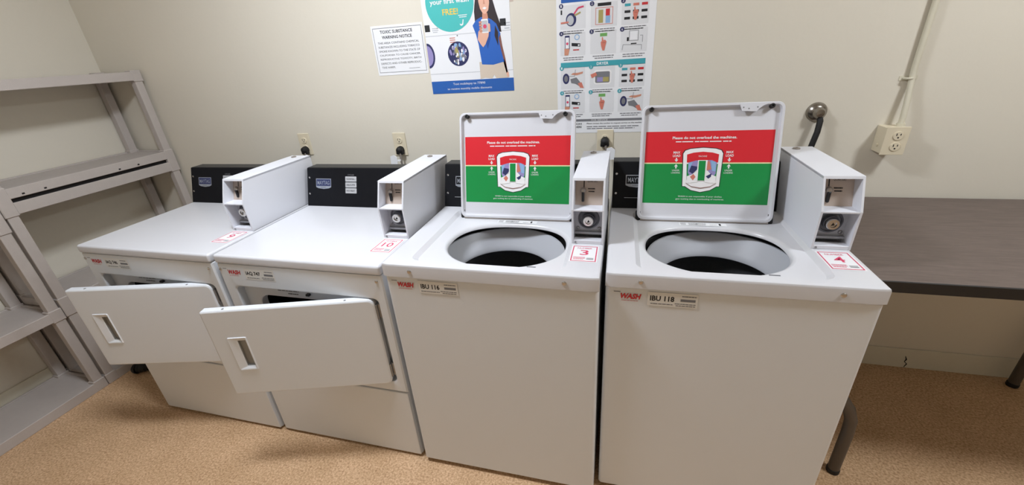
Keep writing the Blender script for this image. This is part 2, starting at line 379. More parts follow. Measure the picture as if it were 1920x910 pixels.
# ------------------------------------------------------------------ dryers
WD, HD, DD = .6735, .887, .66
def dryer(x, y, rz, ang, num, code, seed, label):
    t = empty('dryer', (x, y, 0), rz); tag(t, label, 'dryer', 'front loading dryers')
    # cabinet: front frame with stepped door opening, sides, back, floor
    b = MB(); W = WD
    def L(q, v): return [(a, v, c) for a, c in q]
    o0 = rrect(0, W, .349, .852, .004); o1 = rrect(.005, W-.005, .354, .850, .004)
    d1 = rrect(.04, .645, .389, .764, .022); d2 = rrect(.046, .639, .395, .758, .02); h1 = rrect(.1, .585, .435, .712, .045); h2 = rrect(.104, .581, .439, .708, .042)
    b.loops([L(o0, .03), L(o0, .005), L(o1, 0), L(d1, 0), L(d2, .004), L(d2, .03), L(h1, .031), L(h2, .034), L(h2, .06)], 'enamel_front')
    b.box(.002, .01, .012, DD, .012, .85, 'enamel_front'); b.box(W-.01, W-.002, .012, DD, .012, .85, 'enamel_front')
    b.box(.01, W-.01, DD-.008, DD, .012, .85, 'enamel_front'); b.box(.01, W-.01, .02, DD-.008, .012, .02, 'enamel_front')
    b.build('cabinet', t, angle=40)
    MB().box(.003, W-.003, .001, .02, .012, .344, 'enamel_front', .005).build('lower_panel', t)
    MB().box(-.001, W+.001, -.004, DD, .852, HD, 'enamel', .009, 3).build('top_panel', t, angle=50)
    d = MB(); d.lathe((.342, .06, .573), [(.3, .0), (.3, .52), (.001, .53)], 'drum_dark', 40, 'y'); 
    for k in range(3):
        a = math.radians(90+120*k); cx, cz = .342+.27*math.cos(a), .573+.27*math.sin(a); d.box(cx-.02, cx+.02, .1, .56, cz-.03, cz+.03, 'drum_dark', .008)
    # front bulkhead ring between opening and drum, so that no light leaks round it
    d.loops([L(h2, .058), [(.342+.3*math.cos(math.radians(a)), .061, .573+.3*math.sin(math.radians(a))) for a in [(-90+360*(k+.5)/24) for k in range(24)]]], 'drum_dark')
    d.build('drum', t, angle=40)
    # latch pieces on the frame
    MB().box(.066, .072, .026, .031, .742, .752, 'black_plastic').build('door_switch', t)
    MB().box(.33, .345, .018, .031, .728, .737, 'black_plastic', .002, 1).build('catch', t)
    p = Print(lambda a, c, k: (a, .0302-.0004*k, c)); p.words(.2, .31, .733, .742, 1, 'ink_grey', 1, seed); p.words(.24, .3, .722, .73, 1, 'ink_black', 1, seed+3); p.build('warning_print', t)
    # door, hinged on the right
    dr = empty('door_pivot', (0, 0, 0)); bpy.data.objects.remove(dr)
    UH = .626; S = .585; z0, z1 = .392, .757
    q0 = rrect(-S, -.002, z0, z1, .022, rl=.007); q1 = rrect(-S+.003, -.005, z0+.003, z1-.003, .02, rl=.005); q2 = rrect(-S+.007, -.009, z0+.007, z1-.007, .018, rl=.004)
    # handle pocket: tapered white surround and grey inner recess
    ha0, ha1, hz0, hz1 = -.528, -.462, .505, .648
    k0 = rrect(ha0, ha1, hz0, hz1, .004); k1 = rrect(ha0+.006, ha1-.005, hz0+.007, hz1-.004, .003)
    k2 = rrect(ha0+.026, ha1-.007, hz0+.012, hz1-.016, .003); k3 = rrect(ha0+.028, ha1-.009, hz0+.014, hz1-.018, .002)
    b = MB()
    b.loops([L(q2, .03), L(q1, .03), L(q0, .026), L(q0, .004), L(q1, .001), L(q2, 0), L(k0, 0)], 'enamel_front', cap0=True)
    do = b.build('door', t, angle=40); do.location = (UH, -.004, 0); do.rotation_euler = (0, 0, ang)
    hb = MB(); hb.loops([L(k0, 0), L(rrect(ha0+.002, ha1-.002, hz0+.002, hz1-.002, .003), -.003), L(k1, -.002), L(k2, .003), L(k3, .005)], 'enamel_front')
    hb.loops([L(k3, .005), L(k3, .014)], 'pull_grey', cap1=True)
    hb.build('handle', do, angle=30, label='recessed grey pull with white surround')
    MB().box(-.5, -.08, .03, .05, z0+.05, z1-.05, 'enamel', .008).build('inner_panel', do)
    for zz in (.705, .45):
        MB().box(-.004, .018, .012, .02, zz-.028, zz+.028, 'steel', .002, 1).cyl((.0, .01, zz-.028), (.0, .01, zz+.028), .005, 'steel', seg=10).build('hinge', do)
    for a in (-.51, -.1): MB().lathe((a, .012, z1-.0005), [(.004, 0), (.004, .0012), (.0015, .0018)], 'steel', 10, 'z', cap1=True).build('screw', do)
    for a in (.011, .651): screw(t, a, 0, .828)
    console(t, .568, .502, HD, False)
    coin_box(t, .571, .672, HD, .205, .626)
    stick_top(t, .582, .095, HD, num)
    front_label(t, .822, code, seed)
    feet(t, WD, DD)
    return t
dryer(-1.3871, -.7979, -.0074, math.atan2(.122, .545), '9', 'IAQ 746', 11, 'white coin-operated dryer with its door ajar beside the grey shelving')
dryer(-.6961, -.7993, -.0063, math.atan2(.162, .56), '10', 'IAQ 747', 21, 'white coin-operated dryer numbered 10 beside a washing machine')

# ------------------------------------------------------------------ washers
WW, HW, DW = .6636, .909, .655
def washer(x, y, rz, num, code, seed, cu, lid_u0, label):
    t = empty('washing_machine', (x, y, 0), rz); tag(t, label, 'washing machine', 'top loading washing machines')
    W = WW
    def Z(q, z): return [(a, b_, z) for a, b_ in q]
    b = MB()
    c0 = rrect(0, W, .001, DW, .012, 4); c1 = rrect(.006, W-.006, .007, DW-.006, .01, 4)
    b.loops([Z(c1, .018), Z(c0, .024), Z(c0, .86), Z(c1, .862), Z(rrect(.02, W-.02, .02, DW-.02, .01, 4), .862)], 'enamel_front', cap0=True)
    b.build('cabinet', t, angle=40)
    # top panel: rolled skirt, shallow sunken field, tub opening
    cv, ru, rv = .205, .2, .163
    N = 144; ang = [2*math.pi*k/N for k in range(N)]
    def ray_rect(a, x0, x1, y0, y1, rr=0):
        c, s = math.cos(a), math.sin(a); ts = []
        if c > 1e-9: ts.append((x1-cu)/c)
        if c < -1e-9: ts.append((x0-cu)/c)
        if s > 1e-9: ts.append((y1-cv)/s)
        if s < -1e-9: ts.append((y0-cv)/s)
        k = min(ts); px, py = cu+c*k, cv+s*k
        if rr:   # pull the corner in
            dx = max(0, max(x0+rr-px, px-(x1-rr))); dy = max(0, max(y0+rr-py, py-(y1-rr)))
            if dx > 0 and dy > 0:
                lo, hi = 0, k
                for _ in range(30):
                    m_ = (lo+hi)/2; px, py = cu+c*m_, cv+s*m_
                    ddx = max(0, x0+rr-px, px-(x1-rr)); ddy = max(0, y0+rr-py, py-(y1-rr))
                    inside = x0 <= px <= x1 and y0 <= py <= y1 and (ddx == 0 or ddy == 0 or math.hypot(ddx, ddy) <= rr)
                    if inside: lo = m_
                    else: hi = m_
        return px, py
    for cx, cy in ((0, 0), (W, 0), (0, DW), (W, DW)): ang.append(math.atan2(cy-cv, cx-cu) % (2*math.pi))
    ang = sorted(set(ang))
    def R(x0, x1, y0, y1, z, rr=0): return [(*ray_rect(a, x0, x1, y0, y1, rr), z) for a in ang]
    def E(k, z, dv=0, nn=2.5):
        q = []
        for a in ang:
            c, s = math.cos(a), math.sin(a); n_ = nn if s > 0 else 2.05; den = (abs(c/(ru*k))**n_+abs(s/(rv*k))**n_)**(1/n_); q.append((cu+c/den, cv+dv+s/den, z))
        return q
    b = MB(); dz = .011
    b.loops([R(.012, W-.012, .01, DW-.012, .864), R(-.001, W+.001, -.005, DW, .864), R(-.001, W+.001, -.005, DW, HW-.009), R(.001, W-.001, -.002, DW-.001, HW-.003), R(.007, W-.007, .004, DW-.006, HW),
             R(.08, .566, .028, .475, HW, .03), R(.094, .554, .04, .463, HW-dz, .028), E(1.06, HW-dz), E(1.025, HW-dz-.002), E(1.0, HW-dz-.007), E(.99, HW-dz-.013), E(1.01, HW-dz-.016)], 'enamel')
    b.build('top_panel', t, angle=32)
    # tub with balance ring
    bc = (.33, .2, 0)
    def ring(mb, prof, m_, seg=64):   # front half slightly flattened to clear the front panel
        Ls = []
        for rr, h in prof:
            q = []
            for k in range(seg):
                a = 2*math.pi*k/seg; sn = math.sin(a); q.append((bc[0]+rr*math.cos(a), bc[1]+rr*sn*(1 if sn > 0 else .82), h))
            Ls.append(q)
        return mb.loops(Ls, m_)
    ring(MB(), [(.214, .80), (.214, .858), (.211, .863), (.205, .863), (.199, .854), (.172, .81), (.164, .80), (.163, .79), (.17, .786)], 'ring_plastic').build('balance_ring', t, angle=50)
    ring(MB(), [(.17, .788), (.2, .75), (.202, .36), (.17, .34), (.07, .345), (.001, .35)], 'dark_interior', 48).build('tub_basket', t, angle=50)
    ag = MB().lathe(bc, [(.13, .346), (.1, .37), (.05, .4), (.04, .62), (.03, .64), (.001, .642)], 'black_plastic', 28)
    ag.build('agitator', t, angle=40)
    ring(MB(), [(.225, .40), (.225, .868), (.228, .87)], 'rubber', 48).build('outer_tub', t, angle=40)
    # paper label and vent slit on the panel
    p = Print(lambda a, c, k: (cu-.08+a, .374+c*.8, HW-dz+.0004*k+.0003))
    p.rect(0, .15, 0, .032, 'paper', 1); p.words(.004, .022, .004, .028, 3, 'ink_grey', 2, seed); p.words(.03, .06, .006, .026, 3, 'ink_grey', 2, seed+1)
    p.words(.05, .088, .005, .013, 1, 'ink_black', 2, seed+4); p.words(.05, .09, .017, .026, 1, 'ink_black', 2, seed+5); p.words(.095, .12, .01, .016, 1, 'ink_grey', 2, seed+7); p.rect(.126, .132, .006, .026, 'ink_black', 2)
    p.build('rating_label', t)
    MB().box(cu+.105, cu+.132, .05, .0545, HW-dz-.001, HW-dz+.0012, 'ink_grey', .0005, 1).build('latch_slit', t)
    # lid, standing open and leaning back
    lw, lh = .432, .388
    lid = MB()
    def F(q, yy): return [(a, yy, c) for a, c in q]
    def rq(i): return rrect(i, lw-i, i, lh-i, max(.022-i*.7, .006), 5)
    lid.loops([F(rq(.006), .022), F(rq(0), .018), F(rq(0), .002), F(rq(.0015), 0), F(rq(.0075), 0), F(rq(.009), .002), F(rq(.011), .012), F(rq(.018), .0145)], 'lid_plastic', cap0=True, cap1=True)
    lo = lid.build('lid', t, angle=35, label='white lid standing open with red and green notice')
    lo.location = (lid_u0, .402, HW-.004); lo.rotation_euler = (math.radians(-15), 0, 0)
    for a in (.03, lw-.037):
        MB().lathe((a, .013, lh-.013), [(.0075, 0), (.0075, -.014), (.006, -.016), (.0035, -.016), (.003, -.013), (.0005, -.013)], 'rubber', 16, 'y').build('bumper', lo)
    MB().prism([(lw-.132, lh-.004), (lw-.13, lh-.012), (lw-.124, lh-.027), (lw-.082, lh-.029), (lw-.074, lh-.02), (lw-.064, lh-.012), (lw-.05, lh-.006), (lw-.046, lh-.004)], -.001, .003, 'lid_plastic', 'y').build('latch_plate', lo)
    for a in (lw-.121, lw-.105, lw-.08): MB().cyl((a, .0, lh-.02+(.004 if a != lw-.105 else 0)), (a, -.0016, lh-.02+(.004 if a != lw-.105 else 0)), .0022, 'ink_grey', seg=8).build('latch_hole', lo)
    MB().cyl((.012, .008, .0), (lw-.012, .008, .0), .006, 'dull_metal', seg=10).build('hinge_rod', lo)
    for a in (-.004, lw-.012): MB().box(a, a+.016, .008, .026, -.004, .03, 'rubber', .003, 1).build('hinge', lo)
    # notice on the inside of the lid
    p = Print(lambda a, c, k: (a, .0145-.0004*k, c))
    x0, x1, y0, y1, ym = .014, lw-.014, .058, .302, .196
    p.rect(x0, x1, ym+.002, y1, 'decal_red', 1); p.rect(x0, x1, y0, ym-.002, 'decal_green', 1); p.rect(x0, x1, ym-.002, ym+.002, 'decal_cream', 1)
    cx = (x0+x1)/2-.012
    p.text('Please do not overload the machines.', cx-.1, .276, .2, .009, 'decal_white', 2, bold=.02)
    p.words(cx-.1, cx+.1, .264, .271, 1, 'decal_white', 2, 9)
    for s in (-1, 1):
        ax = cx+s*.083
        p.text('MAX', ax-.011, .228, .022, .008, 'decal_white', 2, bold=.02); p.text('LOAD', ax-.012, .217, .024, .008, 'decal_white', 2, bold=.02)
        p.rect(ax-.002, ax+.002, .205, .214, 'decal_white', 2); p.poly([(ax-.006, .208), (ax, .2), (ax+.006, .208)], 'decal_white', 2)
        p.rect(ax-.002, ax+.002, .178, .187, 'decal_white', 2); p.poly([(ax-.006, .185), (ax+.006, .185), (ax, .193)], 'decal_white', 2)
        p.text('UNDER', ax-.012, .169, .024, .0055, 'decal_white', 2); p.text('LOADING', ax-.014, .161, .028, .0055, 'decal_white', 2)
    # drum drawing
    outer = [(-.056, .238), (-.04, .2435), (0, .247), (.04, .2435), (.056, .238), (.062, .228), (.058, .118), (.05, .118), (.03, .105), (0, .0985), (-.03, .105), (-.05, .118), (-.058, .118), (-.062, .228)]
    p.poly([(cx+a*1.04, .172+(c-.172)*1.03) for a, c in outer], 'ink_black', 2); p.poly([(cx+a, c) for a, c in outer], 'decal_white', 3)
    p.poly([(cx+a, c) for a, c in [(-.05, .225), (-.03, .231), (0, .234), (.03, .231), (.05, .225), (.049, .198), (-.049, .198)]], 'decal_red', 4)
    p.poly([(cx+a, c) for a, c in [(-.049, .1935), (.049, .1935), (.046, .14), (-.046, .14)]], 'decal_green', 4)
    p.poly([(cx+a, c) for a, c in [(-.044, .198), (-.02, .205), (.03, .206), (.046, .198), (.044, .16), (.03, .14), (-.03, .14), (-.044, .165)]], 'ink_lilac', 5)
    for m_, q in (('ink_navy', [(-.04, .168), (-.034, .188), (-.012, .184), (-.016, .168), (-.028, .16)]), ('ink_orange', [(.01, .2), (.022, .204), (.03, .176), (.014, .17), (.01, .18)]), ('ink_lightblue', [(.026, .204), (.042, .2), (.043, .168), (.032, .17)]), ('ink_lightblue', [(-.044, .196), (-.03, .2), (-.034, .188), (-.042, .17)]), ('decal_white', [(-.046, .152), (-.03, .158), (-.012, .178), (-.012, .132), (-.045, .128)]), ('decal_white', [(.046, .152), (.03, .158), (.012, .178), (.012, .132), (.045, .128)])):
        p.poly([(cx+a, c) for a, c in q], m_, 6)
    for m_, q in (('ink_orange', [(-.036, .15), (-.026, .16), (-.018, .15), (-.026, .138)]), ('ink_navy', [(.014, .152), (.032, .162), (.03, .15), (.022, .144)])):
        p.poly([(cx+a, c) for a, c in q], m_, 7)
    p.poly([(cx+a, c) for a, c in [(-.049, .13), (-.03, .118), (0, .113), (.03, .118), (.049, .13), (.047, .127), (.03, .116), (0, .1105), (-.03, .116), (-.047, .127)]], 'ink_brown', 7)
    p.poly([(cx-.016, .137), (cx+.014, .137), (cx+.016, .206), (cx-.014, .206)], 'decal_white', 7)
    p.rect(cx-.011, cx+.0105, .138, .204, 'decal_green', 8)
    p.text('MACHINE', cx-.013, .2165, .026, .005, 'decal_white', 6)
    p.text('WASH is not responsible if your clothes', cx-.07, .079, .14, .0065, 'decal_white', 2)
    p.text('gets nothing due to overloading of machines.', cx-.077, .07, .154, .0065, 'decal_white', 2)
    p.build('overload_notice', lo)['label'] = 'red and green notice about overloading, with drum drawing'
    for a in (.093, .568): screw(t, a, -.005, .885, rad=.007)
    console(t, .562, .5, HW, True)
    coin_box(t, .564, .662, HW, .2, .595)
    stick_top(t, .573, .086, HW, num)
    front_label(t, .838, code, seed)
    feet(t, WW, DW)
    return t
washer(-.001, -.8165, -.005, '3', 'IBU 116', 31, .345, .112, 'white coin-operated washing machine numbered 3, lid up, beside a dryer')
washer(.6785, -.785, .006, '4', 'IBU 118', 41, .313, .092, 'white coin-operated washing machine numbered 4, lid up, beside the table')

# ------------------------------------------------------------------ grey resin shelving
def shelving(ya, yb, tiers, label):
    xf, xb = -1.888, -2.198; pw, pd = .048, .042
    t = empty('shelving_unit', ((xf+xb)/2, (ya+yb)/2, 0)); tag(t, label, 'shelf', 'resin shelving units along the wall')
    ox, oy = (xf+xb)/2, (ya+yb)/2; X0, X1, Y0, Y1 = xb-ox, xf-ox, ya-oy, yb-oy
    top = tiers[-1][0]
    for z, th, dbl in tiers:
        b = MB(); lip = .045 if dbl else th
        b.box(X0+.004, X1-.012, Y0+.004, Y1-.004, z-.018, z-.006, 'shelf_resin')
        b.box(X1-.014, X1, Y0+pw-.01, Y1-pw+.01, z-lip, z, 'shelf_resin', .002, 1); b.box(X0, X0+.014, Y0+pw-.01, Y1-pw+.01, z-lip, z, 'shelf_resin', .002, 1)
        b.box(X0+pd-.01, X1-pd+.01, Y0, Y0+.014, z-lip, z, 'shelf_resin', .002, 1); b.box(X0+pd-.01, X1-pd+.01, Y1-.014, Y1, z-lip, z, 'shelf_resin', .002, 1)
        if dbl:
            b.box(X1-.012, X1-.001, Y0+pw-.01, Y1-pw+.01, z-th, z-lip-.018, 'shelf_resin', .002, 1)
            b.box(X1-.02, X1-.016, Y0+pw-.01, Y1-pw+.01, z-th+.01, z-lip+.004, 'slot_dark')
            b.box(X0, X0+.012, Y0+pw-.01, Y1-pw+.01, z-th, z-lip-.018, 'shelf_resin', .002, 1)
            for q in (.12, .22, .62, .74): yy = Y0+(Y1-Y0)*q; b.box(X1-.002, X1+.0006, yy-.005, yy+.005, z-lip+.008, z-lip+.015, 'slot_dark')
        b.build('shelf_panel', t, angle=30)
    for sx in (0, 1):
        for sy in (0, 1):
            x0 = X0 if sx == 0 else X1-pd; y0 = Y0 if sy == 0 else Y1-pw; b = MB()
            b.box(x0+.003, x0+pd-.003, y0+.003, y0+pw-.003, 0, top-.01, 'shelf_resin', .005, 2)
            for z, th, dbl in tiers:   # moulded corner collars
                b.box(x0-.0015, x0+pd+.0015, y0-.0015, y0+pw+.0015, max(0, z-th-.006), z+.008, 'shelf_resin', .003, 1)
            b.build('post', t, angle=30)
    return t
shelving(-.728, .078, [(.05, .05, False), (.525, .085, True), (1.071, .115, True), (1.505, .045, False)], 'grey resin shelving unit in the corner behind the dryer')
shelving(-1.548, -.734, [(.05, .05, False), (.485, .048, False), (.985, .09, True), (1.46, .045, False)], 'grey resin shelving unit standing further from the corner')

# ------------------------------------------------------------------ folding table
t = empty('folding_table', (1.95, -.27, 0)); tag(t, 'dark wood-grain laundry table with black edge beside the washing machine', 'table')
x0, x1, y0, y1 = 1.372-1.95, 2.56-1.95, -.628+.27, .088+.27
MB().box(x0+.004, x1-.004, y0+.004, y1-.004, .812, .846, 'table_laminate', .001, 1).build('tabletop', t)
b = MB(); o = rrect(x0, x1, y0, y1, .02); i = rrect(x0+.005, x1-.005, y0+.005, y1-.005, .016)
b.loops([[(a, c, .8455) for a, c in i], [(a, c, .844) for a, c in o], [(a, c, .812) for a, c in o], [(a, c, .811) for a, c in i]], 'table_edge').build('edge_band', t)
for ya in (y0+.1, y1-.115): MB().box(x0+.02, x1-.02, ya, ya+.015, .79, .812, 'leg_metal').build('rail', t)
for x, sd in ((1.512-1.95, -1), (2.42-1.95, 1)):
    for y in (-.556+.27, .04+.27):
        lg = MB().tube([(x, y, .014), (x, y, .2), (x+sd*.004, y, .26), (x+sd*.022, y, .31), (x+sd*.05, y, .35), (x+sd*.078, y, .39), (x+sd*.096, y, .44), (x+sd*.1, y, .5), (x+sd*.1, y, .812)], .0185, 'leg_metal', 18).build('leg', t)
        MB().lathe((x, y, 0), [(.019, 0), (.0205, .003), (.0205, .018), (.0188, .02)], 'rubber', 18, cap0=True).build('rubber_foot', lg)

# ------------------------------------------------------------------ papers on the wall
def sheet(name, x0, x1, z0, z1, m, label, cat, th=.0012):
    t = empty(name, ((x0+x1)/2, WY, z0)); tag(t, label, cat)
    MB().box(x0-(x0+x1)/2, x1-(x0+x1)/2, -th, 0, 0, z1-z0, m).build('sheet', t, angle=0)
    p = Print(lambda a, c, k: (a-(x0+x1)/2, -th-.0004*k, c-z0)); return t, p
# notice
t, p = sheet('warning_notice', -.432, -.174, 1.408, 1.617, 'paper', 'white toxic substance warning notice on the wall beside the blue poster', 'sign')
p.frame(-.424, -.181, 1.42, 1.607, .0015, 'ink_black', 1)
p.text('TOXIC SUBSTANCE', -.388, 1.584, .162, .013, 'ink_black', 1, bold=.02); p.text('WARNING NOTICE', -.382, 1.562, .15, .013, 'ink_black', 1, bold=.02)
for k, s in enumerate(['THIS AREA CONTAINS CHEMICAL', 'SUBSTANCES INCLUDING TOBACCO', 'SMOKE KNOWN TO THE STATE OF', 'CALIFORNIA TO CAUSE CANCER,', 'REPRODUCTIVE TOXICITY, BIRTH', 'DEFECTS AND OTHER REPRODUC-', 'TIVE HARM.']):
    wd = .208 if k < 6 else .07
    p.text(s, -.408, 1.541-.0172*k, wd, .0085, 'ink_black', 1)
p.words(-.27, -.205, 1.432, 1.436, 1, 'ink_grey', 1, 3)
p.build('lettering', t)
# promotional poster
t, p = sheet('promotional_poster', -.166, .228, 1.315, 1.86, 'paper', 'poster of a woman in a blue shirt holding up a phone', 'poster')
p.rect(-.166, .228, 1.315, 1.369, 'ink_blue', 1)
p.text('Text mobilejoy to 77890', -.06, 1.347, .155, .0125, 'decal_white', 2); p.text('to receive monthly mobile discounts', -.09, 1.327, .215, .0115, 'decal_white', 2)
# printed washers
p.rect(-.166, .228, 1.40, 1.402, 'ink_lightgrey', 1); p.rect(-.166, .228, 1.556, 1.558, 'ink_lightgrey', 1)
for cx, w_ in ((-.156, .024), (.19, .026)): p.rect(cx-.008, cx+w_-.008, 1.575, 1.602, 'ink_black', 1)
p.words(-.13, -.1, 1.568, 1.59, 3, 'ink_lightgrey', 1, 4); p.words(.2, .226, 1.56, 1.59, 3, 'ink_lightgrey', 1, 5)
p.disc(-.015, 1.552, .003, 'ink_grey', 1); p.words(-.052, -.026, 1.515, 1.548, 4, 'ink_orange', 1, 8)
p.poly([(-.166, 1.53)]+[(-.166+.034*math.cos(a), 1.478+.052*math.sin(a)) for a in [math.pi/2-math.pi*k/14 for k in range(15)]]+[(-.166, 1.426)], 'ink_navy', 1)
p.poly([(-.166, 1.518)]+[(-.166+.026*math.cos(a), 1.478+.042*math.sin(a)) for a in [math.pi/2-math.pi*k/14 for k in range(15)]]+[(-.166, 1.438)], 'ink_lilac', 2)
p.disc(-.019, 1.479, .05, 'ink_navy', 1); p.disc(-.019, 1.479, .044, 'ink_navy', 2)
rnd = random.Random(5)
for k in range(60):
    a, q = rnd.random()*6.28, .038*math.sqrt(rnd.random()); s = .005+rnd.random()*.005
    p.disc(-.019+q*math.cos(a), 1.479+q*math.sin(a), s*.6, ['ink_navy', 'ink_lilac', 'ink_lightblue', 'paper', 'ink_grey'][k % 5], 3+k*.02, rb=s, seg=7)
p.poly([(-.028, 1.478), (-.034, 1.495), (-.026, 1.512), (-.018, 1.498), (-.014, 1.475), (-.024, 1.462)], 'ink_olive', 4)
# teal bubble
p.disc(-.036, 1.678, .116, 'decal_white', 1, seg=48); p.disc(-.036, 1.678, .11, 'ink_teal', 2, seg=48)
p.text('your first wash', -.125, 1.67, .178, .026, 'decal_white', 3, bold=.02); p.text('FREE!', -.072, 1.633, .072, .024, 'ink_yellow', 3, bold=.02)
p.words(.0, .04, 1.618, 1.632, 2, 'decal_white', 3, 6); p.poly([(.004, 1.598), (.008, 1.594), (.014, 1.596), (.018, 1.612), (.022, 1.612), (.018, 1.592), (.01, 1.588), (.003, 1.592)], 'decal_white', 3)
# woman
p.poly([(.072, 1.6), (.072, 1.64), (.08, 1.68), (.09, 1.715), (.11, 1.735), (.13, 1.735), (.148, 1.715), (.155, 1.68), (.168, 1.63), (.184, 1.58), (.186, 1.552), (.172, 1.556), (.15, 1.59), (.14, 1.6), (.09, 1.6)], 'ink_hair', 1)
p.poly([(.098, 1.375), (.075, 1.37), (.076, 1.44), (.192, 1.445), (.2, 1.41), (.206, 1.37), (.15, 1.37), (.14, 1.385), (.13, 1.37)], 'ink_khaki', 2)
p.poly([(.18, 1.55), (.186, 1.5), (.196, 1.45), (.202, 1.4), (.208, 1.378), (.2, 1.376), (.19, 1.42), (.178, 1.47), (.168, 1.52)], 'ink_brown', 2)
p.poly([(.196, 1.39), (.2, 1.374), (.209, 1.374), (.207, 1.395)], 'ink_skin', 3)
p.poly([(.06, 1.585), (.078, 1.605), (.1, 1.614), (.125, 1.612), (.146, 1.602), (.166, 1.585), (.182, 1.545), (.172, 1.53), (.178, 1.49), (.19, 1.436), (.14, 1.426), (.088, 1.43), (.084, 1.47), (.08, 1.51), (.072, 1.55)], 'ink_shirt', 3)
p.poly([(.118, 1.6), (.14, 1.6), (.135, 1.53), (.12, 1.49), (.112, 1.53)], 'ink_shirt_dark', 4); p.poly([(.16, 1.58), (.172, 1.552), (.168, 1.5), (.155, 1.54)], 'ink_hair', 4)
p.poly([(.096, 1.705), (.108, 1.718), (.128, 1.718), (.14, 1.705), (.142, 1.665), (.136, 1.638), (.122, 1.624), (.11, 1.628), (.1, 1.645), (.095, 1.67)], 'ink_skin', 4)
p.poly([(.108, 1.628), (.13, 1.628), (.132, 1.608), (.12, 1.598), (.106, 1.606)], 'ink_skin_dark', 3.5)
p.poly([(.11, 1.646), (.12, 1.641), (.13, 1.646), (.12, 1.651)], 'decal_white', 5)
for s in (-1, 1): p.disc(.119+s*.011, 1.679, .004, 'ink_hair', 5, rb=.0022, seg=8)
p.poly([(.117, 1.676), (.121, 1.676), (.123, 1.661), (.115, 1.661)], 'ink_skin_dark', 4.6)
p.poly([(.084, 1.56), (.078, 1.53), (.09, 1.51), (.1, 1.498), (.112, 1.51), (.128, 1.54), (.132, 1.56), (.118, 1.572), (.095, 1.57)], 'ink_skin', 5)
p.rr(.1, .131, 1.553, 1.606, .004, 'paper', 6); p.rr(.103, .128, 1.558, 1.6, .002, 'ink_lightgrey', 7); p.disc(.1155, 1.578, .008, 'ink_pink', 8)
for k in range(4): p.rr(.09, .103, 1.557+k*.011, 1.566+k*.011, .003, 'ink_skin_dark', 7)
p.rr(.129, .139, 1.556, 1.588, .004, 'ink_skin', 7)
p.build('print', t)
# instruction poster
t, p = sheet('instruction_poster', .422, .81, 1.122, 1.69, 'paper', 'white instruction poster with numbered washer and dryer pictures above the lids', 'poster')
p.rect(.442, .61, 1.636, 1.66, 'ink_blue', 1); p.rect(.61, .785, 1.636, 1.66, 'ink_lightgrey', 1)
p.rect(.438, .782, 1.395, 1.416, 'ink_teal_deep', 1); p.text('DRYER', .588, 1.4, .048, .011, 'decal_white', 2, bold=.02)
def hand(a, c, k=1, lay=4):
    p.poly([(a-.003*k, c-.022*k), (a+.004*k, c-.022*k), (a+.008*k, c-.004*k), (a+.011*k, c+.008*k), (a+.006*k, c+.014*k), (a, c+.012*k), (a-.003*k, c+.024*k), (a-.006*k, c+.022*k), (a-.006*k, c+.01*k), (a-.01*k, c+.006*k), (a-.008*k, c-.006*k)], 'ink_orange', lay)
    p.line([(a-.004*k, c+.004*k), (a+.007*k, c+.004*k)], .0012*k, 'ink_brown', lay+1)
def num(a, c, col, s): p.disc(a, c, .0085, col, 3); p.text(s, a-.0025, c-.0045, .005, .009, 'decal_white', 4)
def arm_scene(a, c):
    p.disc(a-.03, c, .014, 'ink_navy', 2, rb=.021); p.disc(a-.03, c, .008, 'ink_grey', 3, rb=.013)
    p.poly([(a-.012, c-.002), (a+.014, c+.004), (a+.034, c-.02), (a+.03, c-.034), (a+.01, c-.022), (a-.008, c-.018)], 'ink_grey', 2)
    p.poly([(a-.01, c+.016), (a+.015, c+.012), (a+.04, c+.018), (a+.042, c+.026), (a+.02, c+.022), (a, c+.022)], 'ink_skin_dark', 2)
    p.poly([(a+.02, c-.02), (a+.036, c-.016), (a+.046, c-.04), (a+.03, c-.038)], 'ink_orange', 3); p.line([(a-.018, c+.01), (a+.006, c+.008), (a+.01, c+.035)], .0015, 'ink_grey', 3)
def keys(a, c):
    for i, (m1, m2, m3) in enumerate((('ink_teal_deep', 'ink_orange', 'ink_red'), ('ink_black', 'ink_black', 'ink_black'), ('ink_black', 'ink_black', 'ink_black'))):
        for j, m_ in enumerate((m1, m2, m3)): p.rect(a-.042+j*.032, a-.02+j*.032, c+.022-i*.023, c+.031-i*.023, m_, 2)
    hand(a, c-.005, 1.0)
def phone(a, c):
    p.rr(a-.034, a-.014, c-.02, c+.034, .003, 'ink_navy', 2); p.rect(a-.0315, a-.0165, c-.014, c+.027, 'paper', 3); p.disc(a-.024, c+.004, .005, 'ink_pink', 4)
    p.poly([(a-.036, c-.04), (a-.02, c-.04), (a-.014, c-.016), (a-.036, c-.014)], 'ink_skin_dark', 3)
    p.poly([(a-.006, c-.006), (a+.03, c-.01), (a+.03, c+.002), (a-.006, c+.006)], 'ink_black', 2); p.rect(a+.02, a+.027, c-.007, c-.001, 'paper', 3)
    p.disc(a+.016, c+.026, .011, 'ink_lightblue', 2); p.disc(a+.016, c+.026, .0075, 'paper_panel', 3); p.words(a-.002, a+.03, c-.026, c-.016, 1, 'ink_red', 3, 5)
cols = [.49, .613, .733]
rows = [1.583, 1.484, 1.352, 1.252]
for ri, c in enumerate(rows):
    for ci, a in enumerate(cols):
        p.rect(a-.052, a+.05, c-.042, c+.044, 'paper_panel', 1)
        num(a-.048, c+.042, 'ink_navy' if ri < 2 else 'ink_teal_deep', str(ci+1+3*(ri % 2)))
        p.words(a-.042, a+.044, c-.062, c-.046, 2, 'ink_grey', 1, ri*3+ci)
a, c = cols[0], rows[0]; p.disc(a-.008, c-.008, .021, 'ink_navy', 2, rb=.024); p.disc(a-.011, c-.01, .014, 'ink_lightgrey', 3, rb=.018)
